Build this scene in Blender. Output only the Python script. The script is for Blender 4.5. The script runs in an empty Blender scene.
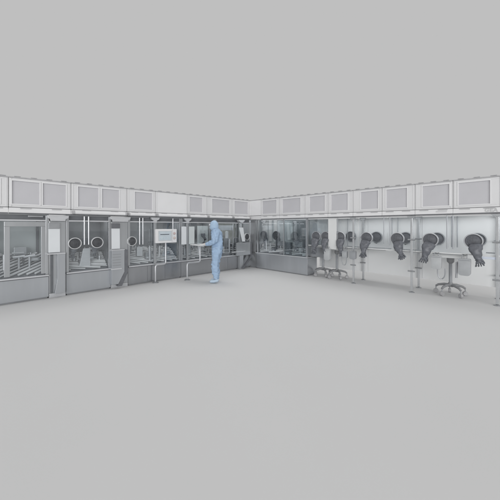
import bpy, bmesh, math, random
from mathutils import Vector, Matrix
random.seed(7)
SC = bpy.context.scene
COL = SC.collection
C7 = math.sqrt(.5)
CY = 10.3                      # distance from the camera to the inner corner where both lines meet
EYE, F, CX, HY = 1.6, 261.0, 250.0, 226.5

# ---------------------------------------------------------------- measuring the photograph
# local frame of a line: x along it (0 = corner), y into the machine (away from the viewer), z up
def XL(px, d=0.0):
    u = (px-CX)/F
    return (CY*u/C7 + d*(1+u))/(1-u)
def XR(px, d=0.0):
    u = (px-CX)/F
    return (CY*u/C7 - d*(1-u))/(1+u)

# ---------------------------------------------------------------- materials
MATS = {}
def mat(name, col, rough=.5, metal=0.0, var=.05, scale=6.0, spec=.5, bump=0.0, bscale=60., stretch=None, emit=None):
    m = bpy.data.materials.new(name); m.use_nodes = True
    nt = m.node_tree; N = nt.nodes; L = nt.links
    b = N['Principled BSDF']
    b.inputs['Roughness'].default_value = rough
    b.inputs['Metallic'].default_value = metal
    b.inputs['Specular IOR Level'].default_value = spec
    tc = N.new('ShaderNodeTexCoord')
    mp = N.new('ShaderNodeMapping'); L.new(tc.outputs['Object'], mp.inputs['Vector'])
    if stretch: mp.inputs['Scale'].default_value = stretch
    no = N.new('ShaderNodeTexNoise'); no.inputs['Scale'].default_value = scale; no.inputs['Detail'].default_value = 4
    L.new(mp.outputs['Vector'], no.inputs['Vector'])
    r = N.new('ShaderNodeValToRGB')
    r.color_ramp.elements[0].position = .3; r.color_ramp.elements[1].position = .7
    r.color_ramp.elements[0].color = tuple(max(0, c*(1-var)) for c in col)+(1,)
    r.color_ramp.elements[1].color = tuple(min(1, c*(1+var)) for c in col)+(1,)
    L.new(no.outputs['Fac'], r.inputs['Fac']); L.new(r.outputs['Color'], b.inputs['Base Color'])
    if metal > 0:
        mr = N.new('ShaderNodeMapRange'); mr.inputs['To Min'].default_value = rough*.92; mr.inputs['To Max'].default_value = min(1, rough*1.08)
        L.new(no.outputs['Fac'], mr.inputs['Value']); L.new(mr.outputs['Result'], b.inputs['Roughness'])
    if bump:
        n2 = N.new('ShaderNodeTexNoise'); n2.inputs['Scale'].default_value = bscale; n2.inputs['Detail'].default_value = 3
        L.new(mp.outputs['Vector'], n2.inputs['Vector'])
        bp = N.new('ShaderNodeBump'); bp.inputs['Strength'].default_value = bump; bp.inputs['Distance'].default_value = .01
        L.new(n2.outputs['Fac'], bp.inputs['Height']); L.new(bp.outputs['Normal'], b.inputs['Normal'])
    if emit:
        b.inputs['Emission Color'].default_value = emit[0]+(1,); b.inputs['Emission Strength'].default_value = emit[1]
    MATS[name] = m
    return m

def glassmat(name, tint, gloss=.05):
    m = bpy.data.materials.new(name); m.use_nodes = True
    nt = m.node_tree; N = nt.nodes; L = nt.links
    N.remove(N['Principled BSDF'])
    t = N.new('ShaderNodeBsdfTransparent'); t.inputs['Color'].default_value = tint+(1,)
    g = N.new('ShaderNodeBsdfGlossy'); g.inputs['Roughness'].default_value = .03; g.inputs['Color'].default_value = (.95, .97, 1, 1)
    lw = N.new('ShaderNodeLayerWeight'); lw.inputs['Blend'].default_value = .12
    ad = N.new('ShaderNodeMath'); ad.operation = 'MULTIPLY_ADD'; ad.inputs[1].default_value = .5; ad.inputs[2].default_value = gloss
    L.new(lw.outputs['Fresnel'], ad.inputs[0])
    mx = N.new('ShaderNodeMixShader'); L.new(ad.outputs[0], mx.inputs['Fac'])
    L.new(t.outputs[0], mx.inputs[1]); L.new(g.outputs[0], mx.inputs[2])
    L.new(mx.outputs[0], N['Material Output'].inputs['Surface'])
    MATS[name] = m
    return m

def grillemat(name, col):
    """perforated sheet: a fine grid of small holes"""
    m = mat(name, col, .55, .0, .03, 3.0)
    nt = m.node_tree; N = nt.nodes; L = nt.links; b = N['Principled BSDF']
    tc = N.new('ShaderNodeTexCoord'); sx = N.new('ShaderNodeSeparateXYZ'); L.new(tc.outputs['Object'], sx.inputs[0])
    outs = []
    for ax in ('X', 'Z'):
        a = N.new('ShaderNodeMath'); a.operation = 'MULTIPLY'; a.inputs[1].default_value = 2*math.pi/.022
        L.new(sx.outputs[ax], a.inputs[0])
        s = N.new('ShaderNodeMath'); s.operation = 'SINE'; L.new(a.outputs[0], s.inputs[0]); outs.append(s)
    p = N.new('ShaderNodeMath'); p.operation = 'MULTIPLY'; L.new(outs[0].outputs[0], p.inputs[0]); L.new(outs[1].outputs[0], p.inputs[1])
    mr = N.new('ShaderNodeMapRange'); mr.inputs['From Min'].default_value = .1; mr.inputs['From Max'].default_value = .5
    L.new(p.outputs[0], mr.inputs['Value'])
    old = b.inputs['Base Color'].links[0].from_socket
    mx = N.new('ShaderNodeMix'); mx.data_type = 'RGBA'
    L.new(mr.outputs['Result'], mx.inputs[0]); L.new(old, mx.inputs[6])
    mx.inputs[7].default_value = tuple(c*.84 for c in col)+(1,)
    L.new(mx.outputs[2], b.inputs['Base Color'])
    return m

mat('white_paint', (.70, .70, .707), .38, 0, .02, 2.5)
mat('white_bright', (.765, .765, .772), .3, 0, .02, 3)
mat('steel', (.48, .495, .51), .3, .78, .05, 2.0, stretch=(3, 1, .5))
mat('steel_light', (.66, .67, .69), .3, .6, .05, 5.0, stretch=(1, 1, 6))
mat('steel_dark', (.36, .37, .385), .38, .6, .1, 5.0)
mat('steel_panel', (.49, .51, .535), .3, .72, .06, 1.2, stretch=(3, 1, .35))
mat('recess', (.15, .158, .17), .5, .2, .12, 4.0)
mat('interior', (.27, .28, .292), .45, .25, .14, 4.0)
mat('interior_green', (.58, .62, .625), .4, .0, .04, 2.0)
mat('interior_olive', (.50, .505, .475), .5, .05, .15, 5.0)
mat('interior_teal', (.62, .655, .67), .4, .0, .14, 4.0)
mat('rear_white', (.79, .80, .803), .45, 0, .012, 1.5)
mat('lower_white', (.80, .80, .815), .5, 0, .015, 1.5)
mat('rubber', (.135, .142, .16), .38, 0, .2, 16.0, bump=.5, bscale=30)
mat('rubber_disc', (.12, .126, .14), .65, 0, .2, 22.0, bump=.5, bscale=40)
mat('ring', (.66, .67, .68), .3, .1, .02, 6)
mat('rubber_dark', (.07, .073, .08), .6, 0, .2, 22.0, bump=.5, bscale=40)
mat('dark_trim', (.15, .155, .168), .5, .1, .1, 8)
mat('clip_grey', (.42, .42, .43), .5, .1, .1, 8)
mat('seal', (.30, .30, .31), .6, 0, .08, 8)
mat('post_steel', (.56, .575, .59), .22, .6, .05, 6)
mat('stand_steel', (.55, .56, .58), .3, .6, .05, 6)
mat('steel_deep', (.37, .38, .395), .24, .8, .07, 1.2, stretch=(3, 1, .35))
mat('table_white', (.72, .73, .73), .4, 0, .02, 4)
mat('pole_grey', (.36, .375, .395), .35, .4, .05, 6)
mat('base_dark', (.27, .275, .285), .5, .1, .1, 8)
mat('canister', (.38, .395, .41), .5, 0, .06, 9, bump=.15, bscale=20)
mat('canister_pale', (.45, .465, .475), .5, 0, .06, 9, bump=.15, bscale=20)
mat('shelf_blue', (.62, .67, .76), .4, 0, .04, 6)
mat('suit', (.36, .485, .65), .8, 0, .07, 9, spec=.2, bump=.35, bscale=14)
mat('hood_cloth', (.39, .515, .665), .8, 0, .06, 12, spec=.2, bump=.3, bscale=18)
mat('shoe_cover', (.50, .61, .72), .8, 0, .06, 16, spec=.2)
mat('skin', (.62, .46, .38), .6, 0, .05, 20)
mat('mask_cloth', (.74, .77, .80), .8, 0, .03, 20)
mat('hand_glove', (.74, .72, .71), .6, 0, .05, 20)
mat('screen', (.50, .56, .60), .25, 0, .05, 9, emit=((.6, .72, .8), .06))
mat('screen_field', (.40, .52, .62), .25, 0, .06, 9, emit=((.5, .68, .8), .08))
mat('screen_ink', (.07, .08, .10), .3)
mat('bezel', (.55, .58, .60), .4)
mat('button_red', (.60, .47, .45), .4)
mat('button_amber', (.64, .54, .50), .4)
mat('sheet_white', (.70, .725, .745), .45, 0, .02, 3)
mat('logo_grey', (.52, .525, .53), .5)
mat('tag_grey', (.58, .58, .59), .5)
mat('floor', (.648, .648, .648), .75, 0, .008, .7, spec=.12)
glassmat('glass', (.95, .965, .97), .085)
glassmat('glass_clear', (.965, .975, .98), .03)
glassmat('glass_teal', (.90, .935, .945), .10)
grillemat('filter_mesh', (.555, .552, .576))

# ---------------------------------------------------------------- mesh helpers
class MB:
    def __init__(s): s.bm = bmesh.new()
    def box(s, x0, x1, y0, y1, z0, z1):
        V = [s.bm.verts.new((x, y, z)) for x in (x0, x1) for y in (y0, y1) for z in (z0, z1)]
        for f in ((0,1,3,2), (4,6,7,5), (0,4,5,1), (2,3,7,6), (0,2,6,4), (1,5,7,3)):
            s.bm.faces.new([V[i] for i in f])
        return s
    def prism(s, pts, y0, y1):
        """outline in x,z pulled through y"""
        a = [s.bm.verts.new((x, y0, z)) for x, z in pts]; b = [s.bm.verts.new((x, y1, z)) for x, z in pts]
        s.bm.faces.new(a); s.bm.faces.new(b[::-1]); n = len(pts)
        for i in range(n): s.bm.faces.new([a[i], b[i], b[(i+1) % n], a[(i+1) % n]])
        return s
    def profile(s, pts, x0, x1):
        """outline in y,z pulled along x"""
        a = [s.bm.verts.new((x0, y, z)) for y, z in pts]; b = [s.bm.verts.new((x1, y, z)) for y, z in pts]
        s.bm.faces.new(a); s.bm.faces.new(b[::-1]); n = len(pts)
        for i in range(n): s.bm.faces.new([a[i], b[i], b[(i+1) % n], a[(i+1) % n]])
        return s
    def tube(s, pts, r, seg=10):
        pts = [Vector(p) for p in pts]; rs = r if isinstance(r, (list, tuple)) else [r]*len(pts)
        rings = []; n = len(pts); ref = None
        for i, p in enumerate(pts):
            d = (pts[min(i+1, n-1)]-pts[max(i-1, 0)]).normalized()
            if ref is None: ref = Vector((0, 0, 1)) if abs(d.z) < .9 else Vector((1, 0, 0))
            a = d.cross(ref).normalized(); b = d.cross(a).normalized(); ref = b.cross(d)*-1 if False else ref
            rings.append([s.bm.verts.new(p+(a*math.cos(t)+b*math.sin(t))*rs[i]) for t in [2*math.pi*k/seg for k in range(seg)]])
        for q, w in zip(rings, rings[1:]):
            for k in range(seg): s.bm.faces.new([q[k], q[(k+1) % seg], w[(k+1) % seg], w[k]])
        s.bm.faces.new(rings[0][::-1]); s.bm.faces.new(rings[-1])
        return s
    def lathe_y(s, prof, cx=0, cz=0, seg=28):
        """profile (radius, y) turned about an axis along y"""
        rings = []
        for r, y in prof:
            rings.append([s.bm.verts.new((cx+r*math.cos(2*math.pi*k/seg), y, cz+r*math.sin(2*math.pi*k/seg))) for k in range(seg)] if r > 1e-5 else [s.bm.verts.new((cx, y, cz))])
        s._skin(rings, seg); return s
    def lathe_z(s, prof, cx=0, cy=0, seg=24):
        rings = []
        for r, z in prof:
            rings.append([s.bm.verts.new((cx+r*math.cos(2*math.pi*k/seg), cy+r*math.sin(2*math.pi*k/seg), z)) for k in range(seg)] if r > 1e-5 else [s.bm.verts.new((cx, cy, z))])
        s._skin(rings, seg); return s
    def _skin(s, rings, seg):
        for q, w in zip(rings, rings[1:]):
            for k in range(seg):
                if len(q) == 1 and len(w) == 1: continue
                if len(q) == 1: s.bm.faces.new([q[0], w[k], w[(k+1) % seg]])
                elif len(w) == 1: s.bm.faces.new([q[k], q[(k+1) % seg], w[0]])
                else: s.bm.faces.new([q[k], q[(k+1) % seg], w[(k+1) % seg], w[k]])
    def build(s, name, m, parent=None, bevel=0.0, smooth=False, loc=None, rot=None, label=None):
        bm = s.bm
        bmesh.ops.recalc_face_normals(bm, faces=bm.faces)
        if bevel: bmesh.ops.bevel(bm, geom=list(bm.edges), offset=bevel, segments=2, profile=.6, affect='EDGES', clamp_overlap=True)
        me = bpy.data.meshes.new(name); bm.to_mesh(me); bm.free()
        me.materials.append(MATS[m])
        if smooth:
            for p in me.polygons: p.use_smooth = True
            try: me.set_sharp_from_angle(angle=math.radians(40))
            except Exception: pass
        o = bpy.data.objects.new(name, me); COL.objects.link(o)
        if parent: o.parent = parent
        if loc: o.location = loc
        if rot: o.rotation_euler = rot
        if label: o['label'] = label
        return o

def tag(o, label, cat, group=None):
    o['label'] = label; o['category'] = cat
    if group: o['group'] = group
    return o
def put(o, side, x, y, z=0.0, rz=0.0):
    """stand a thing at a place given in the frame of the left or right line"""
    if side == 'L': o.location = (C7*(x-y), CY+C7*(x+y), z); a = math.pi/4
    else: o.location = (C7*(x+y), CY+C7*(-x+y), z); a = -math.pi/4
    o.rotation_euler = (0, 0, a+rz)
    return o
def thing(name, label, cat, side, x, y, z=0.0, rz=0.0, group=None):
    o = bpy.data.objects.new(name, None); o.empty_display_size = .2; COL.objects.link(o)
    put(o, side, x, y, z, rz)
    return tag(o, label, cat, group)

def skinned(name, verts, edges, radii, m, parent=None, sub=2, root=0, noise=0.0, seed=0, freq=(9, 9, 9)):
    me = bpy.data.meshes.new(name); me.from_pydata([tuple(v) for v in verts], edges, [])
    o = bpy.data.objects.new(name, me); COL.objects.link(o)
    o.modifiers.new('Skin', 'SKIN'); sm = o.modifiers.new('Sub', 'SUBSURF'); sm.levels = sub; sm.render_levels = sub
    for i, r in enumerate(radii):
        d = me.skin_vertices[0].data[i]; d.radius = (r, r) if not isinstance(r, tuple) else r
        d.use_root = (i == root)
    dg = bpy.context.evaluated_depsgraph_get(); dg.update()
    new = bpy.data.meshes.new_from_object(o.evaluated_get(dg))
    bpy.data.objects.remove(o); bpy.data.meshes.remove(me)
    if noise:
        from mathutils import noise as NZ
        for v in new.vertices:
            p = Vector((v.co.x*freq[0]+seed, v.co.y*freq[1], v.co.z*freq[2])); v.co += v.normal*noise*(NZ.noise(p)+.5*NZ.noise(p*2.3))
    new.name = name; new.materials.clear(); new.materials.append(MATS[m])
    for p in new.polygons: p.use_smooth = True
    ob = bpy.data.objects.new(name, new); COL.objects.link(ob)
    if parent: ob.parent = parent
    return ob

# ---------------------------------------------------------------- setting
fl = bmesh.new()
V = [fl.verts.new(p) for p in ((-80, -80, 0), (80, -80, 0), (80, 80, 0), (-80, 80, 0))]; fl.faces.new(V)
fme = bpy.data.meshes.new('floor'); fl.to_mesh(fme); fl.free(); fme.materials.append(MATS['floor'])
fo = bpy.data.objects.new('floor', fme); COL.objects.link(fo); fo['kind'] = 'structure'

# ---------------------------------------------------------------- glove port: ring > cuff disc, glove
def glove_mesh(seed):
    # a long sleeve hanging from the port, ending in a limp hand with five fingers
    R = random.Random(seed)
    v, e, r = [], [], []
    def add(p, rad, frm=None):
        v.append(p); r.append(rad)
        if frm is not None: e.append((frm, len(v)-1))
        return len(v)-1
    a = add((0, .015, -.07), (.11, .05)); x = 0
    for z, w, d, yy in ((-.115, .135, .075, .055), (-.165, .128, .078, .078), (-.21, .12, .082, .085), (-.26, .104, .074, .095),
                        (-.30, .093, .072, .10), (-.35, .078, .062, .105), (-.385, .066, .052, .107)):
        x += R.uniform(-.012, .014); k = R.uniform(.95, 1.05)
        a = add((x, yy+R.uniform(-.008, .012), z), (w*k, d*k), a)
    w = add((x, .11, -.425), (.05, .036), a)
    p = add((x+.005, .112, -.475), (.054, .028), w)
    cl = R.uniform(.3, .9)
    for dx, ln, sp in ((-.046, .09, -.02), (-.015, .11, -.006), (.016, .105, .008), (.046, .085, .022)):
        ln *= R.uniform(.85, 1.05); sp += R.uniform(-.012, .012)
        k = add((x+dx, .114, -.51), .0185, p)
        k = add((x+dx+sp*.5, .116-.018*cl, -.51-ln*.55), .0175, k)
        add((x+dx+sp, .116-.05*cl, -.51-ln), .013, k)
    k = add((x-.045, .10, -.455), .022, w); k = add((x-.078, .085, -.50), .019, k); add((x-.085, .07, -.545), .014, k)
    o = skinned('glove', v, e, r, 'rubber', sub=2, root=0, noise=.017, seed=seed, freq=(22, 22, 9))
    me = o.data; bpy.data.objects.remove(o)
    return me
GLOVES = [glove_mesh(k) for k in (3, 8, 14, 21)]
def ring_mesh(R):
    return MB().lathe_y([(R*.92, .0), (R*.92, -.03), (R*.95, -.048), (R*1.03, -.048), (R*1.08, -.03), (R*1.08, .0), (R*.92, .0)])
def port(parent, x, y, z, R=.15, lean=None, gscale=1.0, outside=False, rim='ring', cuff='rubber_disc'):
    """ring in the glass > ribbed cuff, glove (hanging inside the chamber, or pulled out towards the viewer)"""
    ring = ring_mesh(R).build('glove_port', rim, parent, smooth=True, loc=(x, y, z))
    MB().lathe_y([(R*.93, -.02), (R*.86, -.028), (R*.74, -.024), (R*.62, -.034), (R*.48, -.032), (R*.3, -.042), (0, -.044)]).build('cuff', cuff, ring, smooth=True)
    if lean is not None:
        g = bpy.data.objects.new('glove', random.choice(GLOVES)); COL.objects.link(g); g.parent = ring
        k = R/.15*gscale; g.scale = (k*random.uniform(.98, 1.1), k, k*random.uniform(.80, .95))
        g.rotation_euler = (0, -lean, math.pi+random.uniform(-.2, .2)) if outside else (0, lean, random.uniform(-.2, .2))
    return ring

# ---------------------------------------------------------------- filter housings over both lines
HZ0, HZF, HZ1 = 1.87, 2.02, 2.63
def housing(side, p0, p1, filters, label, fascia=True, sheen=False, lamp=False, logo=False, notice=False):
    X = XL if side == 'L' else XR
    d = -.04
    x0, x1 = X(p0, d), X(p1, d)
    xc = (x0+x1)/2; h = (x1-x0)/2-.004
    t = thing('filter_housing', label, 'filter housing', side, xc, 0, HZ0, group='white filter housings along the top of both lines')
    Z0, Z1 = HZF-HZ0, HZ1-HZ0
    m = MB().box(-h, h, .03, .95, Z0-.02, Z1-.03)
    m.build('housing_body', 'white_paint', t, .006)
    # front frame round the filter windows
    fr = MB(); fz0, fz1 = Z0+.028, Z1-.062
    spans = sorted([(X(a, d)-xc, X(b, d)-xc) for a, b in filters])
    xs = [-h]+[q for sp in spans for q in sp]+[h]
    if spans:
        fr.box(-h, h, d, .027, Z0-.015, fz0); fr.box(-h, h, d, .027, fz1, Z1-.028)
        for k in range(0, len(xs), 2): fr.box(xs[k], xs[k+1], d, .027, fz0, fz1)
    else: fr.box(-h, h, d, .027, Z0-.015, Z1-.028)
    fr.build('front_frame', 'white_bright' if sheen else 'white_paint', t, .003)
    for a, b in spans:
        f = MB().box(a+.003, b-.003, -.022, .02, fz0+.003, fz1-.003).build('filter', 'filter_mesh', t)
        g = MB()
        for (q0, q1, w0, w1) in ((a, b, fz0, fz0+.022), (a, b, fz1-.022, fz1), (a, a+.022, fz0+.022, fz1-.022), (b-.022, b, fz0+.022, fz1-.022)):
            g.box(q0, q1, d-.012, -.01, w0, w1)
        g.build('filter_frame', 'white_bright', f, .002)
    # top rail with small dark clips
    MB().box(-h, h, d-.012, .9, Z1-.026, Z1).build('top_rail', 'clip_grey', t, .003)
    n = max(2, int(2*h/.22))
    for k in range(n):
        cx = -h+(k+.5)*2*h/n
        MB().box(cx-.05, cx+.05, d-.024, d+.05, Z1+.001, Z1+.014).build('clip', 'clip_grey', t, .003)
    # fascia strip with a seam under the filters
    MB().box(-h, h, d-.005, .0, .018, Z0-.03).build('fascia', 'white_bright', t, .004)
    MB().box(-h+.01, h-.01, d+.01, .02, Z0-.028, Z0-.017).build('seam', 'seal', t)
    MB().box(-h, h, d-.007, .03, -.004, .016).build('lower_seal', 'dark_trim', t)
    for cx in (-h+.03, h-.03): MB().box(cx-.012, cx+.012, d-.008, d-.001, Z0-.01, Z1-.03).build('channel', 'white_paint', t, .002)
    # door handles recessed in the fascia
    for cx in ((-h*.5, h*.5) if h > .35 else (0,)):
        MB().box(cx-.09, cx+.09, d-.016, d-.006, Z0-.05, Z0-.036).build('handle', 'clip_grey', t, .003)
    if lamp:
        l = MB().tube([(-h*.95, d-.045, .06), (h*.95, d-.045, .06)], .04, 14).build('strip_light', 'white_bright', t, smooth=True)
        MB().tube([(-h*.95-.02, d-.045, .06), (-h*.95+.03, d-.045, .06)], .046, 14).build('end_cap', 'clip_grey', l, smooth=True)
        MB().tube([(h*.95-.03, d-.045, .06), (h*.95+.02, d-.045, .06)], .046, 14).build('end_cap', 'clip_grey', l, smooth=True)
    if notice:
        a, b = X(436, d)-xc, X(447, d)-xc
        MB().box(a, b, d-.012, d-.004, .055, .085).build('nameplate', 'tag_grey', t, .002)
    if logo:
        cu = bpy.data.curves.new('logo', 'FONT'); cu.body = 'GEA'; cu.size = .10; cu.extrude = .003; cu.align_x = 'CENTER'; cu.shear = .12; cu.offset = .004
        cu.space_character = 1.15
        o = bpy.data.objects.new('logo', cu); COL.objects.link(o)
        dg = bpy.context.evaluated_depsgraph_get(); dg.update()
        me = bpy.data.meshes.new_from_object(o.evaluated_get(dg)); bpy.data.objects.remove(o)
        me.materials.clear(); me.materials.append(MATS['logo_grey'])
        o = bpy.data.objects.new('logo', me); COL.objects.link(o); o.parent = t
        o.location = (X(491, d)-xc, d-.008, .032); o.rotation_euler = (math.pi/2, 0, 0); o.scale = (.95, 1, 1)
    return t

H = 'white filter housing '
housing('L', -16, 8.5, [(-14, 1)], H+'cut off by the left edge of the picture')
housing('L', 8.5, 71, [(10.5, 40.8), (41.6, 67)], H+'with the widest double grille, over the large pale window at far left', lamp=False)
housing('L', 71, 127, [(77, 99.5), (101, 120)], H+'with a double grille above the two white-ringed glove ports', lamp=True)
housing('L', 127, 155.5, [(134, 153)], H+'with one grille, just left of the blank glossy housing', lamp=True)
housing('L', 155.5, 187.5, [], H+'without a grille, blank and glossy, above the white touchscreen panel', sheen=True, lamp=True)
housing('L', 187.5, 207, [(189, 203)], H+'with one small grille, just right of the blank glossy housing', lamp=True)
housing('L', 207, 232, [(211.5, 230)], H+'directly above the person in blue', lamp=True)
housing('L', 232, 249.3, [(234, 248.3)], H+'nearest the corner on the left-hand line', lamp=True)
housing('R', 261, 279.5, [(262, 277)], H+'nearest the corner on the right-hand line')
housing('R', 279.5, 305, [(282, 301)], H+'second from the corner on the right-hand line, over the steel cabinet')
housing('R', 305, 328, [(309, 325.5)], H+'third from the corner on the right-hand line, above the teal glass')
housing('R', 328, 353, [(330.5, 348.5)], H+'left of the first pair of tall posts on the right-hand line')
housing('R', 353, 382, [(360, 379)], H+'above the first pair of tall posts on the right-hand line')
housing('R', 382, 415, [(385.5, 408)], H+'between the two pairs of tall posts on the right-hand line')
housing('R', 415, 453, [(421.5, 450.5)], H+'with a small grey nameplate, second from the right edge', notice=True)
housing('R', 453, 503, [(457.3, 491.5)], H+'with the largest single grille and grey GEA lettering, at far right', logo=True)
# white corner box
t = thing('corner_housing', 'white blank corner housing where the two rows of grilles meet', 'corner housing', 'L', 0, 0, HZ0)
a0 = XL(249.3, -.04); b0 = XR(261, -.04)
# outline in the local frame of the left line; right-line points: local x = y_R, local y = x_R
def rl(xr, yr): return (yr, -xr)
m = MB()
poly = [(a0+.004, .9), (a0+.004, -.04), (-.04, -.04), rl(b0-.004, -.04), rl(b0-.004, .9), (.9, .9)]
bm = m.bm
A = [bm.verts.new((x, y, .15)) for x, y in poly]; B = [bm.verts.new((x, y, .73)) for x, y in poly]
bm.faces.new(A); bm.faces.new(B[::-1])
for i in range(len(poly)): bm.faces.new([A[i], B[i], B[(i+1) % len(poly)], A[(i+1) % len(poly)]])
m.build('housing_body', 'white_bright', t)
m = MB(); bm = m.bm
A = [bm.verts.new((x, y, .735)) for x, y in poly]; B = [bm.verts.new((x, y, .76)) for x, y in poly]
bm.faces.new(A); bm.faces.new(B[::-1])
for i in range(len(poly)): bm.faces.new([A[i], B[i], B[(i+1) % len(poly)], A[(i+1) % len(poly)]])
m.build('top_rail', 'clip_grey', t)
m = MB(); bm = m.bm
A = [bm.verts.new((x, y, .0)) for x, y in poly]; B = [bm.verts.new((x, y, .135)) for x, y in poly]
bm.faces.new(A); bm.faces.new(B[::-1])
for i in range(len(poly)): bm.faces.new([A[i], B[i], B[(i+1) % len(poly)], A[(i+1) % len(poly)]])
m.build('fascia', 'white_paint', t)

# ---------------------------------------------------------------- left line: steel isolator modules
def roller_bed(t, x0, x1, slant, n, mname='steel_light', z0=.58, z1=1.0, y0=.10, y1=.72):
    """inclined bed of bright bars running up and back inside the chamber"""
    bed = MB().profile([(y0, z0-.05), (y1, z1-.05), (y1, z1-.09), (y0, z0-.09)], x0, x1).build('transport_bed', 'dark_trim', t)
    m = MB(); W = x1-x0; sl = -slant/(y1-y0)
    lo, hi = min(0, -sl), max(1, 1-sl)
    for k in range(int(n*(hi-lo))+1):
        v0 = lo+(k+.5+random.uniform(-.12, .12))/n; v1 = v0+sl          # height on the bed at the left and the right end
        ua, ub = 0.0, 1.0
        if abs(sl) > 1e-6:
            e = sorted(((.02-v0)/sl, (.98-v0)/sl)); ua, ub = max(ua, e[0]), min(ub, e[1])
        if ub-ua < .06 or not -.01 <= v0+sl*(ua+ub)/2 <= 1.01: continue
        P = [(x0+.02+(W-.04)*u, y0+(y1-y0)*(v0+sl*u), z0+(z1-z0)*(v0+sl*u)-.02) for u in (ua, ub)]
        m.tube(P, random.choice((.013, .019, .024)), 7)
    m.build('rails', 'white_bright', bed, smooth=True)
    return bed

def machinery(t, x0, x1, n, seed, y0=.18, y1=.7, za=.72, zb=1.12):
    """pumps, drives, brackets and pipes standing on the bed"""
    R = random.Random(seed)
    for k in range(n):
        x = x0+.06+(x1-x0-.12)*(k+R.uniform(.15, .85))/n; y = R.uniform(y0, y1); f = (y-.1)/.62
        zl = .56+.42*f; z = max(zl+.10, R.uniform(za, zb)+.12*f)
        c = R.random()
        if c < .3:
            r = R.uniform(.018, .045)
            MB().lathe_z([(0, zl), (r*1.3, zl), (r*1.3, zl+.05), (r, zl+.055), (r, z-.05), (r*.6, z-.04), (r*.6, z), (0, z)], x, y, 14).build('pump', R.choice(('steel_light', 'stand_steel', 'white_paint')), t, smooth=True)
        elif c < .6:
            w, d = R.uniform(.05, .12), R.uniform(.04, .08)
            b = MB().box(x-w, x+w, y-d, y+d, zl+.02, z-.04).build('drive_unit', R.choice(('steel_dark', 'dark_trim', 'recess', 'steel')), t, .012)
            MB().box(x-w*.6, x+w*.6, y-d-.006, y-d-.001, zl+.05, zl+.09).build('cover', 'steel_light', b, .001)
        elif c < .82:
            w = R.uniform(.08, .2)
            MB().tube([(x-w, y, zl), (x-w, y, z-.03), (x-w+.03, y, z), (x+w-.03, y, z), (x+w, y, z-.03), (x+w, y, zl)], R.uniform(.010, .018), 8).build('pipe', R.choice(('steel_light', 'dark_trim')), t, smooth=True)
        else:
            w = R.uniform(.03, .06)
            MB().prism([(x-w, zl), (x+w, zl), (x+w*.4, z), (x-w*.4, z)], y-.02, y+.02).build('bracket', R.choice(('white_paint', 'steel_light', 'dark_trim')), t, .005)

def module(p0, p1, label, rear='interior', ports=(), slant=.15, nr=9, panes=1, bed=True, rods=(), panels=(), heads=(), base='steel_panel', clutter=None):
    x0, x1 = XL(p0), XL(p1); xc = (x0+x1)/2; h = (x1-x0)/2-.003
    t = thing('isolator_module', label, 'isolator module', 'L', xc, 0, 0, group='steel isolator modules of the left-hand line')
    q = lambda px, d=0.0: XL(px, d)-xc
    MB().box(-h, h, .0, .9, .035, .50).build('base_panel', base, t, .008)
    MB().box(-h+.02, h-.02, .05, .85, .0, .033).build('plinth', 'steel_dark', t)
    for k in range(1, panes+1 if panes > 1 else 1): MB().box(-h+2*h*k/(panes+1)-.004, -h+2*h*k/(panes+1)+.004, -.003, .01, .06, .48).build('door_gap', 'dark_trim', t)
    MB().box(-h+.01, h-.01, -.004, .012, .482, .499).build('shadow_gap', 'dark_trim', t)
    MB().box(-h, h, -.05, .08, .502, .535).build('ledge', 'steel_light', t, .008)
    MB().box(-h, -h+.055, .0, .07, .537, 1.845).build('post', 'steel', t, .006)
    MB().box(h-.055, h, .0, .07, .537, 1.845).build('post', 'steel', t, .006)
    MB().box(-h, h, .03, .1, 1.75, 1.845).build('head_panel', 'recess', t, .004)  # shade of the recess below the housings is put into this dark colour
    MB().box(-h+.057, h-.057, .0, .028, 1.715, 1.748).build('head_rail', 'steel_light', t, .004)
    MB().box(-h, h, .02, .92, 1.847, 1.866).build('roof_plate', 'steel', t)
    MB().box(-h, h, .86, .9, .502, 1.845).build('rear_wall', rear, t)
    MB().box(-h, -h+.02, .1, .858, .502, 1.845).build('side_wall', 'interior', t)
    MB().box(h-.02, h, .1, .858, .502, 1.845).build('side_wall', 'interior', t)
    w = 2*(h-.06)/panes
    for k in range(panes):
        a = -h+.06+w*k
        MB().box(a+.004, a+w-.004, .035, .047, .54, 1.712).build('window_pane', 'glass', t)
        if k: MB().box(a-.012, a+.012, .02, .06, .54, 1.712).build('mullion', 'steel', t, .003)
    if bed: roller_bed(t, -h+.03, h-.03, slant, nr)
    if clutter: machinery(t, -h+.05, h-.05, clutter[0], clutter[1])
    for px, R in ports: port(t, q(px, .03), .03, 1.2, R, .1, .85, cuff='rubber_dark')
    for px, d, z0 in rods:
        for k in (-.045, .045):
            MB().tube([(q(px, d)+k, d, 1.84), (q(px, d)+k, d, z0)], .016, 8).build('rod', 'steel_light', t, smooth=True)
    for a, b, d, z0, z1, mm in panels:
        MB().box(q(a, d), q(b, d), d, d+.02, z0, z1).build('inner_panel', mm, t, .004)
    for px in heads:
        c = q(px, -.05)
        hd = MB().box(c-.03, c+.03, -.06, -.002, .54, 1.70).build('column', 'steel', t, .006)
        MB().prism([(c-.13, 1.86), (c+.13, 1.86), (c+.11, 1.80), (c+.045, 1.77), (c+.04, 1.702), (c-.04, 1.702), (c-.045, 1.77), (c-.11, 1.80)], -.085, -.002).build('bracket', 'steel_light', hd, .004)
    return t, q, h

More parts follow.
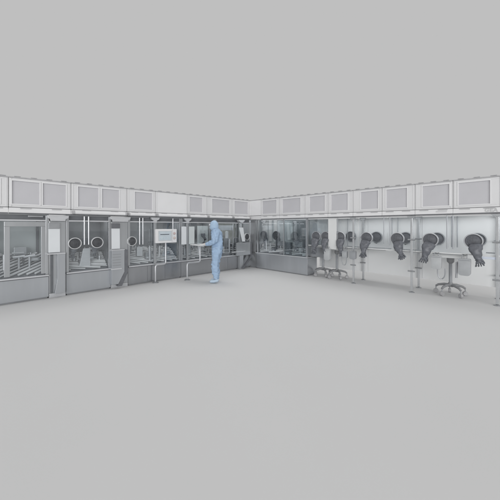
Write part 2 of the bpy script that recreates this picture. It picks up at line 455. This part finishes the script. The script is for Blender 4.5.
# the nearest module with its large pale window
t, q, h = module(-16, 49, 'steel isolator module at far left with one large pale window and slatted bed', rear='interior_green', slant=-.5, nr=8, clutter=(6, 2),
                 panels=[(36, 38.5, .8, .95, 1.74, 'dark_trim')])
fr = MB(); a, b = q(4), q(47)
for (u0, u1, w0, w1) in ((a, b, 1.60, 1.70), (a, a+.09, .56, 1.60), (b-.10, b, .56, 1.60)): fr.box(u0, u1, .006, .033, w0, w1)
fr.build('window_frame', 'steel', t, .006)
MB().box(q(28), q(43), -.03, -.004, 1.80, 1.835).build('door_closer', 'steel_dark', t, .005)
for px in (4.5, 43): MB().tube([(q(px), .07, .70), (q(px), .07, 1.02)], .03, 10).build('clamp', 'steel_light', t, smooth=True)
for px in (20, 31):
    v = MB().tube([(q(px), .3, .62), (q(px), .3, .95)], .022, 10).build('filling_needle', 'steel_light', t, smooth=True)
    MB().tube([(q(px)-.1, .3, .93), (q(px)+.1, .3, .95)], .026, 10).build('cross_arm', 'steel_light', v, smooth=True)
MB().box(q(12, .5), q(24, .5), .45, .6, 1.0, 1.03).build('tray', 'steel_light', t, .004)

t, q, h = module(66, 111, 'steel isolator module with two white-ringed glove ports side by side', ports=[(74.7, .128), (97, .128)], slant=.16, nr=11, clutter=(17, 5),
                 rods=[(86.5, -.02, 1.16)], panels=[(64, 109, .62, .96, 1.30, 'recess')])
MB().prism([(q(80, .1), .62), (q(91, .1), .62), (q(91, .1), 1.06), (q(84, .1), 1.06)], .16, .2).build('chute', 'steel_light', t, .004)
t, q, h = module(128, 181, 'steel isolator module behind the touchscreen with glossy diagonal bars', ports=[(131.5, .12)], slant=.42, nr=9, clutter=(19, 9), panes=2, base='steel_deep',
                 rods=[(141.2, -.02, 1.10)], heads=[155])
MB().tube([(q(172.5), -.02, 1.84), (q(172.5), -.02, 1.45)], .02, 8).build('rod', 'steel_light', t, smooth=True)
MB().box(q(137, .2), q(143, .2), .2, .3, .75, 1.02).build('pump', 'steel_light', t, .02)
t, q, h = module(181, 215, 'steel isolator module with pale upright panels, left of the person in blue', slant=.4, nr=8, clutter=(17, 12), base='steel_deep', heads=[187.5],
                 panels=[(181.5, 186.5, -.045, 1.04, 1.60, 'sheet_white'), (189, 194.5, -.045, 1.04, 1.60, 'interior_green'), (197.5, 208, .3, 1.0, 1.62, 'interior_green')])
rb = MB().tube([(q(203, .2), .2, 1.0), (q(205.5, .2), .2, 1.16), (q(202.5, .2), .2, 1.28), (q(204.5, .2), .2, 1.34)], [.06, .05, .045, .035], 12).build('handling_arm', 'dark_trim', t, smooth=True)
MB().box(q(201.5, .16), q(205, .16), .14, .2, 1.27, 1.36).build('gripper', 'rubber', rb, .01)
t, q, h = module(215, 250.2, 'steel isolator module right of the person, darkest one beside the corner', rear='interior_olive', ports=[(246.5, .13)], slant=.2, nr=6, clutter=(24, 17), panes=2, base='steel_deep',
                 panels=[(218, 233, .12, 1.46, 1.64, 'steel_light')])
for k, zz in enumerate((1.49, 1.53, 1.57, 1.61)): MB().box(q(218.3, .11), q(232.7, .11), .105, .118, zz-.008, zz+.008).build('louvre', 'steel_light', t)
MB().box(q(226, .3), q(228.5, .3), .3, .36, 1.02, 1.42).build('pump', 'sheet_white', t, .02)
MB().box(q(224, .25), q(230, .25), .25, .36, .80, 1.16).build('drive_unit', 'steel_dark', t, .02)
MB().box(q(218, .2), q(221, .2), .2, .36, .7, 1.2).build('drive_unit', 'recess', t, .02)

# ---------------------------------------------------------------- consoles standing in front of the left line
def console(p0, p1, label, ps0, ps1, kind, zs0=1.02, zs1=1.55):
    x0, x1 = XL(p0), XL(p1); xc = (x0+x1)/2; h = (x1-x0)/2-.003
    t = thing('operator_console', label, 'console', 'L', xc, 0, 0, group='consoles between the modules of the left-hand line')
    q = lambda px, d=0.0: XL(px, d)-xc
    MB().box(-h, h, .0, .16, .10, 1.72).build('column', 'steel', t, .008)
    MB().box(-h, h, .0, .8, .0, .098).build('foot_plate', 'steel_light', t, .01)
    MB().prism([(-h-.04, 1.85), (h+.05, 1.85), (h+.04, 1.79), (h-.01, 1.77), (h-.02, 1.722), (-h+.02, 1.722), (-h+.01, 1.77), (-h-.03, 1.79)], -.07, .14).build('bracket', 'steel_light', t, .005)
    c0, c1 = q(ps0, -.06), q(ps1, -.06)
    s = MB().profile([(-.045, zs0), (-.03, zs1), (-.004, zs1), (-.004, zs0)], c0, c1).build('document_board', 'sheet_white', t, .003)
    MB().box(c0, c1, -.05, -.004, zs1+.004, zs1+.13).build('mounting_plate', 'steel_dark' if kind == 'B' else 'dark_trim', t, .005)
    MB().box(c0-.03, c1+.09, -.14, -.004, zs0-.04, zs0-.012).build('shelf', 'steel_light', t, .006)
    if kind == 'B':
        a, b = q(57.5, -.12), q(65.3, -.12)
        MB().prism([(a, .98), (b, .98), (b, .10), (a-.05, .10), (a, .42)], -.12, -.002).build('pedestal', 'steel_panel', t, .006)
        MB().box(q(50.3), a-.06, -.012, -.002, .11, .98).build('niche_shade', 'recess', t)  # flat dark plate, its colour stands in for the shade of an open recess
    else:
        a, b = q(p0+.8, -.16), q(p1-3.2, -.16)
        k = b-a
        MB().prism([(a, .98), (b, .98), (b, .42), (b-k*.48, .12), (a, .12)], -.15, -.002).build('pedestal', 'steel_panel', t, .006)
        w = .085
        MB().prism([(b+.003, .99), (b+w, .99), (b+w, .40), (b-k*.48+w, .06), (b-k*.48-.02, .06), (b-k*.48+.003, .115), (b+.003, .415)], -.155, -.002).build('edge_band', 'dark_trim', t, .004)
        MB().box(a-.02, b-k*.25, -.19, -.152, .502, .535).build('ledge', 'steel_light', t, .005)
        for kk in range(5): MB().box(a+.02, b-k*.3, -.158, -.1505, .60+.07*kk, .612+.07*kk).build('vent_slot', 'steel_dark', t)
    return t
console(49, 66, 'steel console with the widest white board, right of the large pale window', 48.7, 60.2, 'B')
console(111, 128, 'steel console with white board and slanted dark-edged foot, left of the touchscreen', 112, 120.2, 'C')
# the third one stands in front of the corner module
t = thing('operator_console', 'narrow steel console with tilted white board, standing right of the person near the corner', 'console', 'L', XL(241, -.1), -.1, 0, group='consoles between the modules of the left-hand line')
MB().box(-.10, .10, -.03, .09, .0, 1.0).build('column', 'steel', t, .008)
MB().box(-.04, .04, .0, .08, 1.002, 1.74).build('post', 'steel', t, .006)
MB().prism([(-.16, 1.85), (.16, 1.85), (.13, 1.79), (.05, 1.75), (-.05, 1.75), (-.13, 1.79)], -.05, .08).build('bracket', 'steel_light', t, .005)
MB().prism([(-.14, 1.56), (.06, 1.56), (.17, 1.03), (.02, 1.03)], -.06, -.04).build('document_board', 'sheet_white', t, .003)
MB().box(-.3, .42, -.09, -.032, .52, 1.0).build('pedestal', 'steel', t, .01)
MB().prism([(.424, 1.0), (.50, 1.0), (.50, .42), (.08, .03), (.0, .03), (.424, .46)], -.092, -.032).build('edge_band', 'dark_trim', t, .004)
MB().box(-.55, .1, -.14, -.092, .66, .69).build('ledge', 'steel_light', t, .005)

# corner column filling the angle
t = thing('corner_column', 'plain steel column in the inner corner between the two lines', 'column', 'L', 0, 0, 0)
cr = XR(255.6)
MB().box(.0, .40, -cr, .40, .06, 1.86).build('shaft', 'steel', t, .012)
MB().box(-.012, -.002, -cr+.03, -.03, .62, 1.80).build('cover_panel', 'steel_dark', t, .004)
MB().box(.02, .40, -cr+.01, .40, .0, .058).build('foot', 'steel_dark', t, .008)

# ---------------------------------------------------------------- right line: steel cabinet, then the glass isolator
x0, x1 = XR(256), XR(307.5); xc = (x0+x1)/2; h = (x1-x0)/2
t = thing('isolator_cabinet', 'low steel cabinet with glazed top on the right-hand line beside the corner', 'cabinet', 'R', xc, 0, 0)
q = lambda px, d=0.0: XR(px, d)-xc
MB().box(-h, h, .0, .58, .03, .575).build('base_panel', 'steel_panel', t, .01)
MB().box(-h+.03, h-.03, .04, .55, .0, .028).build('plinth', 'steel_dark', t)
MB().box(-h, h, -.03, .60, .577, .605).build('ledge', 'steel_light', t, .008)
MB().box(-h, h, .60, .63, .55, 1.845).build('rear_wall', 'interior_teal', t)
for px, w in ((257.5, .06), (306.5, .06), (283.5, .03)):
    MB().box(q(px)-w/2, q(px)+w/2, .0, .06, .607, 1.845).build('post', 'steel', t, .005)
MB().box(-h, h, .0, .06, 1.847, 1.866).build('head_rail', 'steel_light', t, .003)
MB().box(q(259), q(283), .02, .032, .61, 1.84).build('window_pane', 'glass', t)
MB().box(q(284), q(305.5), .02, .032, .61, 1.84).build('window_pane', 'glass_teal', t)
for a, b in ((261, 267.5), (268.5, 271.5), (274, 276.8)):
    MB().box(q(a, .5), q(b, .5), .5, .52, 1.02, 1.84).build('curtain', 'rear_white', t)
MB().prism([(q(286.5, .4), 1.75), (q(288.5, .4), 1.75), (q(290.5, .4), 1.12), (q(287.5, .4), 1.12)], .4, .42).build('curtain', 'rear_white', t)
MB().box(q(293, .52), q(306, .52), .5, .54, 1.05, 1.84).build('inner_panel', 'interior', t)
for px in (264, 276.5, 295.5): port(t, q(px, .14), .14, 1.27, .155, .1, .95, rim='dark_trim', cuff='rubber_dark')
bed = roller_bed(t, -h+.05, h-.05, -.3, 6, z0=.66, z1=.98, y0=.1, y1=.5)
machinery(t, -h+.08, h-.08, 16, 31, .15, .5, .78, 1.15)
for px in (263, 281, 299): MB().box(q(px, .25)-.16, q(px, .25)+.16, .2, .32, .9, 1.08).build('drive_unit', 'steel_dark', t, .02)

def pedestal_post(t, x, d, zt=1.85):
    p = MB().box(x-.024, x+.024, d-.024, d+.024, .03, zt).build('post', 'post_steel', t, .006)
    MB().lathe_z([(0, 0), (.06, 0), (.06, .012), (.02, .028), (0, .028)], x, d).build('foot', 'steel_dark', p, smooth=True)
    for z in (.52, 1.28):
        MB().tube([(x-.075, d-.03, z), (x+.075, d-.03, z)], .018, 8).build('clamp', 'steel_dark', p, smooth=True)
    MB().prism([(x-.10, zt+.005), (x+.10, zt+.005), (x+.05, zt-.05), (x-.05, zt-.05)], d-.05, d-.03).build('bracket', 'steel', p, .004)
    return p
ZB = .30
def glass_module(p0, p1, label, ports, posts=(), rods=(), shelves=(), door=None, teal=None, ext=()):
    x0, x1 = XR(p0), XR(p1); xc = (x0+x1)/2; h = (x1-x0)/2-.003
    t = thing('glass_isolator', label, 'isolator', 'R', xc, 0, 0, group='glass isolators of the right-hand line')
    q = lambda px, d=0.0: XR(px, d)-xc
    MB().box(-h, h, .72, .75, .24, 1.845).build('rear_panel', 'rear_white', t)
    MB().box(-h, h, .0, .06, 1.847, 1.866).build('head_rail', 'white_paint', t, .003)
    edges = [-h+.01]+[q(p) for p in ext]+[h-.01]
    for a, b in zip(edges, edges[1:]):
        MB().box(a+.004, b-.004, .022, .034, 1.012, 1.842).build('window_pane', 'glass_clear', t)
    MB().box(-h, h, .012, .044, .985, 1.01).build('sill', 'table_white', t, .003)
    for px, lean in ports:
        port(t, q(px, .03), .03, 1.29, .15, lean, 1.0, True, 'stand_steel')
        port(t, q(px, .03)+.02, .705, 1.29, .15, -lean*.5, .9, False, 'pole_grey')
    for px in posts:
        pedestal_post(t, q(px), -.03); pedestal_post(t, q(px), .655)
    for px, z0 in rods:
        for d in (-.012, .66):
            MB().tube([(q(px), d, 1.845), (q(px), d, z0)], .011, 8).build('rod', 'pole_grey', t, smooth=True)
    for a, b, mm, z in shelves:
        s = MB().box(q(a, .3), q(b, .3), .10, .60, z-.03, z).build('shelf', mm, t, .006)
        MB().box(q(a, .3), q(b, .3), .09, .098, z-.034, z+.008).build('edge_strip', 'steel_dark' if mm != 'shelf_blue' else 'shelf_blue', s)
    if door:
        MB().box(q(door[0]), q(door[1]), -.02, .0, .92, 1.835).build('side_door', 'table_white', t, .004)
    if teal:
        MB().box(q(teal[0], .6), q(teal[1], .6), .6, .62, .85, 1.84).build('inner_panel', 'interior_teal', t)
        MB().box(q(teal[0], .2), q(teal[1]-3, .2), .15, .4, .62, .95).build('drive_unit', 'steel_dark', t, .02)
    return t, q, h
t, q, h = glass_module(308, 358, 'glass isolator section with teal backing and an opaque white door, next to the cabinet', [(316.5, .1), (326, -.1), (340.5, -.2)], posts=(354,),
                       shelves=[(344, 357, 'steel', 1.0)], door=(328.5, 336.8), teal=(308.5, 328), rods=[(337.8, 1.0)], ext=(328, 337))
t, q, h = glass_module(358, 415, 'glass isolator section with two glove pairs between the two sets of tall posts', [(367, .18), (397.5, -.22)], posts=(412,), rods=[(384, 1.15), (390, 1.12)],
                       shelves=[(359, 388, 'steel', 1.0), (399, 414.5, 'steel', 1.0)], ext=(387,))
t, q, h = glass_module(415, 506, 'glass isolator section at far right with the two largest glove pairs', [(430.5, .27), (473.5, -.2)], posts=(497.5,), rods=[(447, 1.1), (453, 1.1)],
                       shelves=[(415.5, 424, 'steel', 1.0)], ext=(450,))
MB().box(q(481), q(496.5), -.03, .008, .925, .975).build('blue_rail', 'shelf_blue', t, .006)
g = MB().tube([(q(486, .1), .1, 1.05), (q(495, .1), .1, 1.05)], .012, 8).build('handle', 'steel_dark', t, smooth=True)

# ---------------------------------------------------------------- pedestal tables on castors, with what hangs beside them
def table(px, d, label, wdt=.62, h=.975, rz=0.0):
    t = thing('pedestal_table', label, 'table', 'R', XR(px, d), d, 0, rz, group='white pedestal tables on castors')
    MB().box(-wdt/2, wdt/2, -.22, .22, h-.035, h).build('tabletop', 'table_white', t, .012)
    MB().box(-wdt/2-.003, wdt/2+.003, -.226, -.222, h-.015, h+.012).build('rim', 'pole_grey', t)
    MB().box(-wdt/2+.04, wdt/2-.04, -.19, .19, h-.10, h-.037).build('apron', 'table_white', t, .01)
    MB().tube([(0, 0, .26), (0, 0, h-.11)], .034, 16).build('column', 'pole_grey', t, smooth=True)
    MB().lathe_z([(.035, h-.24), (.07, h-.2), (.075, h-.102), (.0, h-.102)], seg=18).build('collar', 'base_dark', t, smooth=True)
    MB().lathe_z([(0, .19), (.05, .19), (.06, .25), (.04, .29), (0, .29)], seg=18).build('hub', 'base_dark', t, smooth=True)
    for k in range(5):
        a = 2*math.pi*k/5+.5
        c, s = math.cos(a), math.sin(a)
        leg = MB().tube([(0, 0, .235), (.12*c, .12*s, .235), (.24*c, .24*s, .205), (.29*c, .29*s, .165)], [.034, .032, .026, .022], 10).build('leg', 'base_dark', t, smooth=True)
        w = MB()
        w.lathe_y([(0, -.026), (.046, -.026), (.052, -.016), (.052, .016), (.046, .026), (0, .026)], seg=14)
        w.build('castor', 'clip_grey', leg, smooth=True, loc=(.29*c, .29*s, .052), rot=(0, 0, a))
        MB().tube([(.29*c, .29*s, .10), (.29*c, .29*s, .165)], .011, 8).build('castor_stem', 'pole_grey', leg, smooth=True)
    return t
table(450.5, .36, 'white pedestal table on a five-star castor base between the two largest glove pairs, nearest', .62)
table(337, .36, 'white pedestal table on castors in front of the opaque white door', .6)
table(323, .36, 'white pedestal table on castors half hidden by the end of the steel cabinet', .5)

def canister(px, d, zc, w, h, label, m='canister', cat='canister', hose=0, rod=False):
    t = thing('hanging_canister', label, cat, 'R', XR(px, d), d, zc, group='grey canisters hanging at the glass isolators')
    pts = []
    r = w*.28
    for cx, cz, a0 in ((w/2-r, h/2-.02, 0), (-w/2+r, h/2-.02, 90), (-w/2+r, -h/2+r, 180), (w/2-r, -h/2+r, 270)):
        rr = .02 if a0 < 170 else r
        cxx = math.copysign(w/2-rr, cx); czz = h/2-rr if a0 < 170 else -h/2+rr
        for k in range(6):
            a = math.radians(a0+18*k); pts.append((cxx+rr*math.cos(a), czz+rr*math.sin(a)))
    MB().prism(pts, -.05, .05).build('case', m, t, .012, smooth=True)
    MB().box(-w*.46, w*.46, -.056, .056, h*.40, h*.44).build('lid_band', 'pole_grey', t, .003)
    zz = .992-zc
    MB().tube([(-w*.2, 0, h/2), (-w*.2, 0, zz-.02), (-w*.2, -d+.012, zz), (w*.2, -d+.012, zz), (w*.2, 0, zz-.02), (w*.2, 0, h/2)], .009, 8).build('hook', 'pole_grey', t, smooth=True)
    if hose:
        pl = []
        for k in range(17):
            a = math.pi*(k/16)
            pl.append((hose*.09+.07*math.cos(a), 0, -h/2-.06-.15*math.sin(a)))
        pl = [(hose*.09+.07, 0, -h/2+.03)]+pl+[(hose*.09-.07, 0, -h/2+.03)]
        MB().tube(pl, .011, 8).build('hose', 'pole_grey', t, smooth=True)
    if rod:
        MB().tube([(-w*.62, 0, h*.25), (-w*.66, .0, -h*.7)], .02, 8).build('lever', 'steel_dark', t, smooth=True)
        MB().tube([(-w*.62, 0, h*.25), (-w*.3, .0, h*.3)], .015, 8).build('lever_arm', 'steel_dark', t, smooth=True)
    return t
canister(464.5, -.07, .73, .21, .36, 'mid grey rounded canister with a dark lever, right of the nearest table', rod=True)
canister(436.5, -.07, .78, .19, .30, 'pale grey canister with a drooping hose loop, left of the nearest table', 'canister_pale', hose=1)
canister(353, -.12, .80, .17, .22, 'dark grey small canister beside the first tall post', 'pole_grey')
canister(345, -.07, .80, .14, .2, 'small grey canister with a hose loop right of the middle table', 'canister', hose=-.3)
canister(327.5, -.07, .76, .19, .34, 'pale grey canister left of the opaque white door, under the teal glass', 'canister_pale', hose=0)

# ---------------------------------------------------------------- touchscreen on its bent tube
t = thing('control_panel', 'white touchscreen control panel with two buttons on a bent tube stand', 'control panel', 'L', XL(165.7, -.14), -.14, 0)
hw, z0, z1 = .325, 1.125, 1.525
MB().box(-hw, hw, -.06, .04, z0, z1).build('case', 'white_bright', t, .012)
b = MB().box(-hw+.07, hw-.17, -.064, -.061, z0+.06, z1-.05).build('bezel', 'bezel', t)
s = MB().box(-hw+.095, hw-.195, -.068, -.065, z0+.08, z1-.07).build('screen', 'screen', t)
MB().box(-hw+.125, hw-.25, -.071, -.069, z1-.165, z1-.145).build('title_bar', 'screen_ink', s)
for k in range(3): MB().box(-hw+.125+.085*k, -.215+.085*k+.02, -.071, -.069, z0+.11, z0+.15+.02*k).build('field', 'screen_field', s)
MB().box(-hw+.125, hw-.25, -.071, -.069, z0+.20, z0+.205).build('rule', 'bezel', s)
MB().box(hw-.155, hw-.150, -.064, -.061, z0+.03, z1-.03).build('seam', 'clip_grey', t)
for zz, mm in ((z1-.13, 'button_red'), (z0+.135, 'button_amber')):
    bt = MB().lathe_y([(.034, -.061), (.034, -.078), (.024, -.083), (0, -.083)], hw-.085, zz, 18).build('button', mm, t, smooth=True)
    MB().lathe_y([(.044, -.0605), (.044, -.067), (.035, -.067)], hw-.085, zz, 18).build('collar', 'bezel', bt, smooth=True)
xa = XL(155.5, -.14)-XL(165.7, -.14)
MB().tube([(0, 0, z0), (0, 0, .54), (-.02, 0, .515), (-.05, 0, .505), (xa+.05, 0, .505), (xa+.015, 0, .49), (xa, 0, .45), (xa, 0, .03)], .024, 12).build('stand', 'stand_steel', t, smooth=True)
MB().lathe_z([(0, 0), (.085, 0), (.085, .014), (.03, .04), (0, .04)], xa, 0).build('foot', 'steel_dark', t, smooth=True)

# keyboard tray the person works at
kd = -.62
t = thing('tray_stand', 'light tray on a bent tube stand under the hands of the person', 'tray stand', 'L', XL(201, kd), kd, 0)
MB().box(-.26, .20, -.42, .20, 1.035, 1.06).build('tray', 'table_white', t, .008)
MB().box(-.17, .02, -.12, .09, 1.062, 1.08).build('keypad', 'bezel', t, .006)
ty = .17; xv = XL(200, kd+ty)-XL(201, kd); xa = XL(187.2, kd+ty)-XL(201, kd)
MB().tube([(xv, ty, 1.034), (xv, ty, .54), (xv-.02, ty, .515), (xv-.05, ty, .505), (xa+.05, ty, .505), (xa+.015, ty, .49), (xa, ty, .45), (xa, ty, .03)], .024, 12).build('stand', 'stand_steel', t, smooth=True)
MB().lathe_z([(0, 0), (.085, 0), (.085, .014), (.03, .04), (0, .04)], xa, ty).build('foot', 'steel_dark', t, smooth=True)

# ---------------------------------------------------------------- person in cleanroom clothing
def person():
    root = bpy.data.objects.new('person', None); COL.objects.link(root)
    yaw = math.radians(171)
    root.location = (-.955, 7.50, 0); root.rotation_euler = (0, 0, yaw)
    tag(root, 'person in a hooded pale blue cleanroom coverall, both hands on the tray', 'person')
    # local: x forward, y to the person's left (towards the viewer), z up
    J = dict(pel=(-.02, 0, .95), wai=(-.02, 0, 1.10), che=(-.01, 0, 1.30), top=(.0, 0, 1.44), nec=(.055, 0, 1.515),
             sl=(-.01, .17, 1.41), el=(.0, .25, 1.16), wl=(.27, .15, 1.105), sr=(-.01, -.17, 1.41), er=(.0, -.25, 1.16), wr=(.27, -.14, 1.105),
             hl=(-.02, .09, .88), kl=(.03, .11, .49), al=(-.04, .13, .09), hr=(-.02, -.09, .88), kr=(.06, -.10, .49), ar=(.02, -.12, .09))
    E = [('pel','wai'),('wai','che'),('che','top'),('top','nec'),('top','sl'),('sl','el'),('el','wl'),('top','sr'),('sr','er'),('er','wr'),
         ('pel','hl'),('hl','kl'),('kl','al'),('pel','hr'),('hr','kr'),('kr','ar')]
    R = dict(pel=(.15,.125), wai=(.135,.11), che=(.155,.12), top=(.10,.09), nec=.06, sl=.075, el=.055, wl=.035, sr=.075, er=.055, wr=.035,
             hl=.095, kl=.065, al=.045, hr=.095, kr=.065, ar=.045)
    def sk(name, m, names, grow, extra=None, noise=0, sub=2):
        n = list(names); idx = {k: i for i, k in enumerate(n)}
        ed = [(idx[a], idx[b]) for a, b in E if a in idx and b in idx]
        v = [J[k] for k in n]; r = []
        for k in n:
            q = R[k]; q = q if isinstance(q, tuple) else (q, q); r.append((q[0]+grow(k), q[1]+grow(k)))
        if extra: extra(v, ed, r, idx)
        return skinned(name, v, ed, r, m, root, sub=sub, root=0, noise=noise, seed=5, freq=(11, 11, 15))
    def head(v, ed, r, idx):
        b = len(v); v += [(.085, 0, 1.60), (.09, 0, 1.69)]; r += [(.075, .085), (.075, .085)]; ed += [(idx['nec'], b), (b, b+1)]
        for s in ('l', 'r'):
            a = Vector(J['w'+s]); c = len(v); v.append(tuple(a+Vector((.06, 0, -.005)))); r.append((.036, .02)); ed.append((idx['w'+s], c))
            y = 1 if s == 'l' else -1
            f = Vector(J['a'+s]); c = len(v); v.append((f.x+.15, f.y+.02*y, .045)); r.append((.045, .035)); ed.append((idx['a'+s], c))
    sk('body', 'skin', J.keys(), lambda k: -.012 if k in ('wl', 'wr', 'al', 'ar', 'nec') else -.03, head)
    loose = dict(pel=.03, wai=.045, che=.03, top=.02, nec=.025, sl=.03, sr=.03, el=.03, er=.03, wl=.018, wr=.018, hl=.028, hr=.028, kl=.035, kr=.035, al=.04, ar=.04)
    sk('coverall', 'suit', J.keys(), lambda k: loose[k], None, noise=.037, sub=3)
    # hood with its open face side
    bm = bmesh.new(); bmesh.ops.create_uvsphere(bm, u_segments=28, v_segments=20, radius=1)
    for v in bm.verts:
        x, y, z = v.co
        k = 1+.18*max(0, -z)
        v.co = Vector((x*.128*k+.078, y*.112*k*(1.05 if z < 0 else 1), z*(.15 if z > 0 else .19)+1.625))
        if z < -.5: v.co.x -= .02
    kill = [f for f in bm.faces if f.calc_center_median().x > .173 and abs(f.calc_center_median().y) < .062 and 1.56 < f.calc_center_median().z < 1.69]
    bmesh.ops.delete(bm, geom=kill, context='FACES')
    me = bpy.data.meshes.new('hood'); bm.to_mesh(me); bm.free(); me.materials.append(MATS['hood_cloth'])
    for p in me.polygons: p.use_smooth = True
    ho = bpy.data.objects.new('hood', me); COL.objects.link(ho); ho.parent = root
    so = ho.modifiers.new('Solid', 'SOLIDIFY'); so.thickness = .006
    # face: cloth mask, nose bridge, goggles
    m = MB(); m.bm.free(); m.bm = bmesh.new(); bmesh.ops.create_uvsphere(m.bm, u_segments=20, v_segments=12, radius=1)
    for v in m.bm.verts: v.co = Vector((v.co.x*.055+.160, v.co.y*.062, v.co.z*.055+1.572))
    m.build('face_mask', 'mask_cloth', root, smooth=True)
    g = MB(); g.profile([(-.055, 1.628), (.055, 1.628), (.06, 1.645), (.055, 1.672), (-.055, 1.672), (-.06, 1.645)], .150, .208)
    go = g.build('goggles', 'mask_cloth', root, .01, smooth=True)
    MB().profile([(-.046, 1.635), (.046, 1.635), (.048, 1.65), (.045, 1.665), (-.045, 1.665), (-.048, 1.65)], .209, .212).build('lens', 'bezel', go)
    # gloved hands resting on the tray
    for s, y in (('l', 1), ('r', -1)):
        w = Vector(J['w'+s]); V, ed, rr = [], [], []
        def add(p, r, frm=None):
            V.append(tuple(w+Vector(p))); rr.append(r)
            if frm is not None: ed.append((frm, len(V)-1))
            return len(V)-1
        a = add((-.03, 0, 0), (.04, .036)); a = add((.02, 0, -.002), (.034, .026), a); p = add((.075, 0, -.004), (.042, .018), a)
        for k, (dy, ln) in enumerate(((-.033, .062), (-.011, .075), (.011, .07), (.032, .055))):
            f = add((.105, dy, -.004), .0105, p); f = add((.105+ln*.55, dy*1.15, -.010), .0095, f); add((.105+ln, dy*1.2, -.026), .008, f)
        f = add((.035, -.035*y, -.008), .013, a); f = add((.07, -.055*y, -.016), .011, f); add((.10, -.06*y, -.026), .009, f)
        skinned('hand_glove', V, ed, rr, 'hand_glove', root, sub=2)
    # overshoes
    for s, y in (('l', 1), ('r', -1)):
        f = Vector(J['a'+s]); yy = f.y+.02*y
        V = [(f.x, f.y, .13), (f.x-.015, f.y, .07), (f.x+.07, yy, .06), (f.x+.15, yy+.01*y, .05), (f.x+.20, yy+.015*y, .042)]
        skinned('overshoe', V, [(0, 1), (1, 2), (2, 3), (3, 4)], [(.075, .075), (.07, .062), (.062, .052), (.056, .044), (.04, .034)], 'shoe_cover', root, sub=2, noise=.006)
    return root
person()

# ---------------------------------------------------------------- camera, world, light
cam = bpy.data.cameras.new('camera'); co = bpy.data.objects.new('camera', cam); COL.objects.link(co)
co.location = (0, 0, EYE); co.rotation_euler = (math.pi/2, 0, 0)
cam.sensor_width = 36; cam.lens = F/500*36; cam.shift_y = -(250-HY)/500; cam.clip_end = 400
SC.camera = co
w = bpy.data.worlds.new('World'); SC.world = w; w.use_nodes = True
w.node_tree.nodes['Background'].inputs['Color'].default_value = (.521, .521, .521, 1)
w.node_tree.nodes['Background'].inputs['Strength'].default_value = 1.0
def area(name, loc, target, size, size_y, power):
    l = bpy.data.lights.new(name, 'AREA'); l.shape = 'RECTANGLE'; l.size = size; l.size_y = size_y; l.energy = power
    o = bpy.data.objects.new(name, l); COL.objects.link(o); o.location = loc
    o.rotation_euler = (Vector(target)-Vector(loc)).to_track_quat('-Z', 'Y').to_euler()
    return o
area('overhead_softbox', (0, 11, 13.5), (0, 11, 0), 14, 4, 620)
area('front_softbox', (0, -24, 7), (0, 8, 1.0), 26, 9, 4600)
# added fill lamps under the roof, brightening the cabinet and glass isolators
for a, b, pw in ((259, 305, 1.1), (329, 357, 1.4), (359, 414, 1.6), (416, 505, 1.6)):
    xa, xb = XR(a), XR(b)
    l = area('chamber_fill', (0, 0, 0), (0, 0, -1), abs(xb-xa), .4, pw*abs(xb-xa))
    put(l, 'R', (xa+xb)/2, .36, 1.84)
# more added fill lamps, to lift the bars inside the steel modules
for a, b in ((2, 48), (67, 110), (129, 180), (182, 214), (216, 249)):
    xa, xb = XL(a), XL(b)
    l = area('chamber_fill', (0, 0, 0), (0, 0, -1), abs(xb-xa)*.9, .25, 2.3*abs(xb-xa))
    put(l, 'L', (xa+xb)/2, .30, 1.835)
SC.view_settings.view_transform = 'Standard'; SC.view_settings.look = 'None'; SC.view_settings.exposure = 0; SC.view_settings.gamma = 1
SC.cycles.max_bounces = 10; SC.cycles.transparent_max_bounces = 16; SC.cycles.use_denoising = True
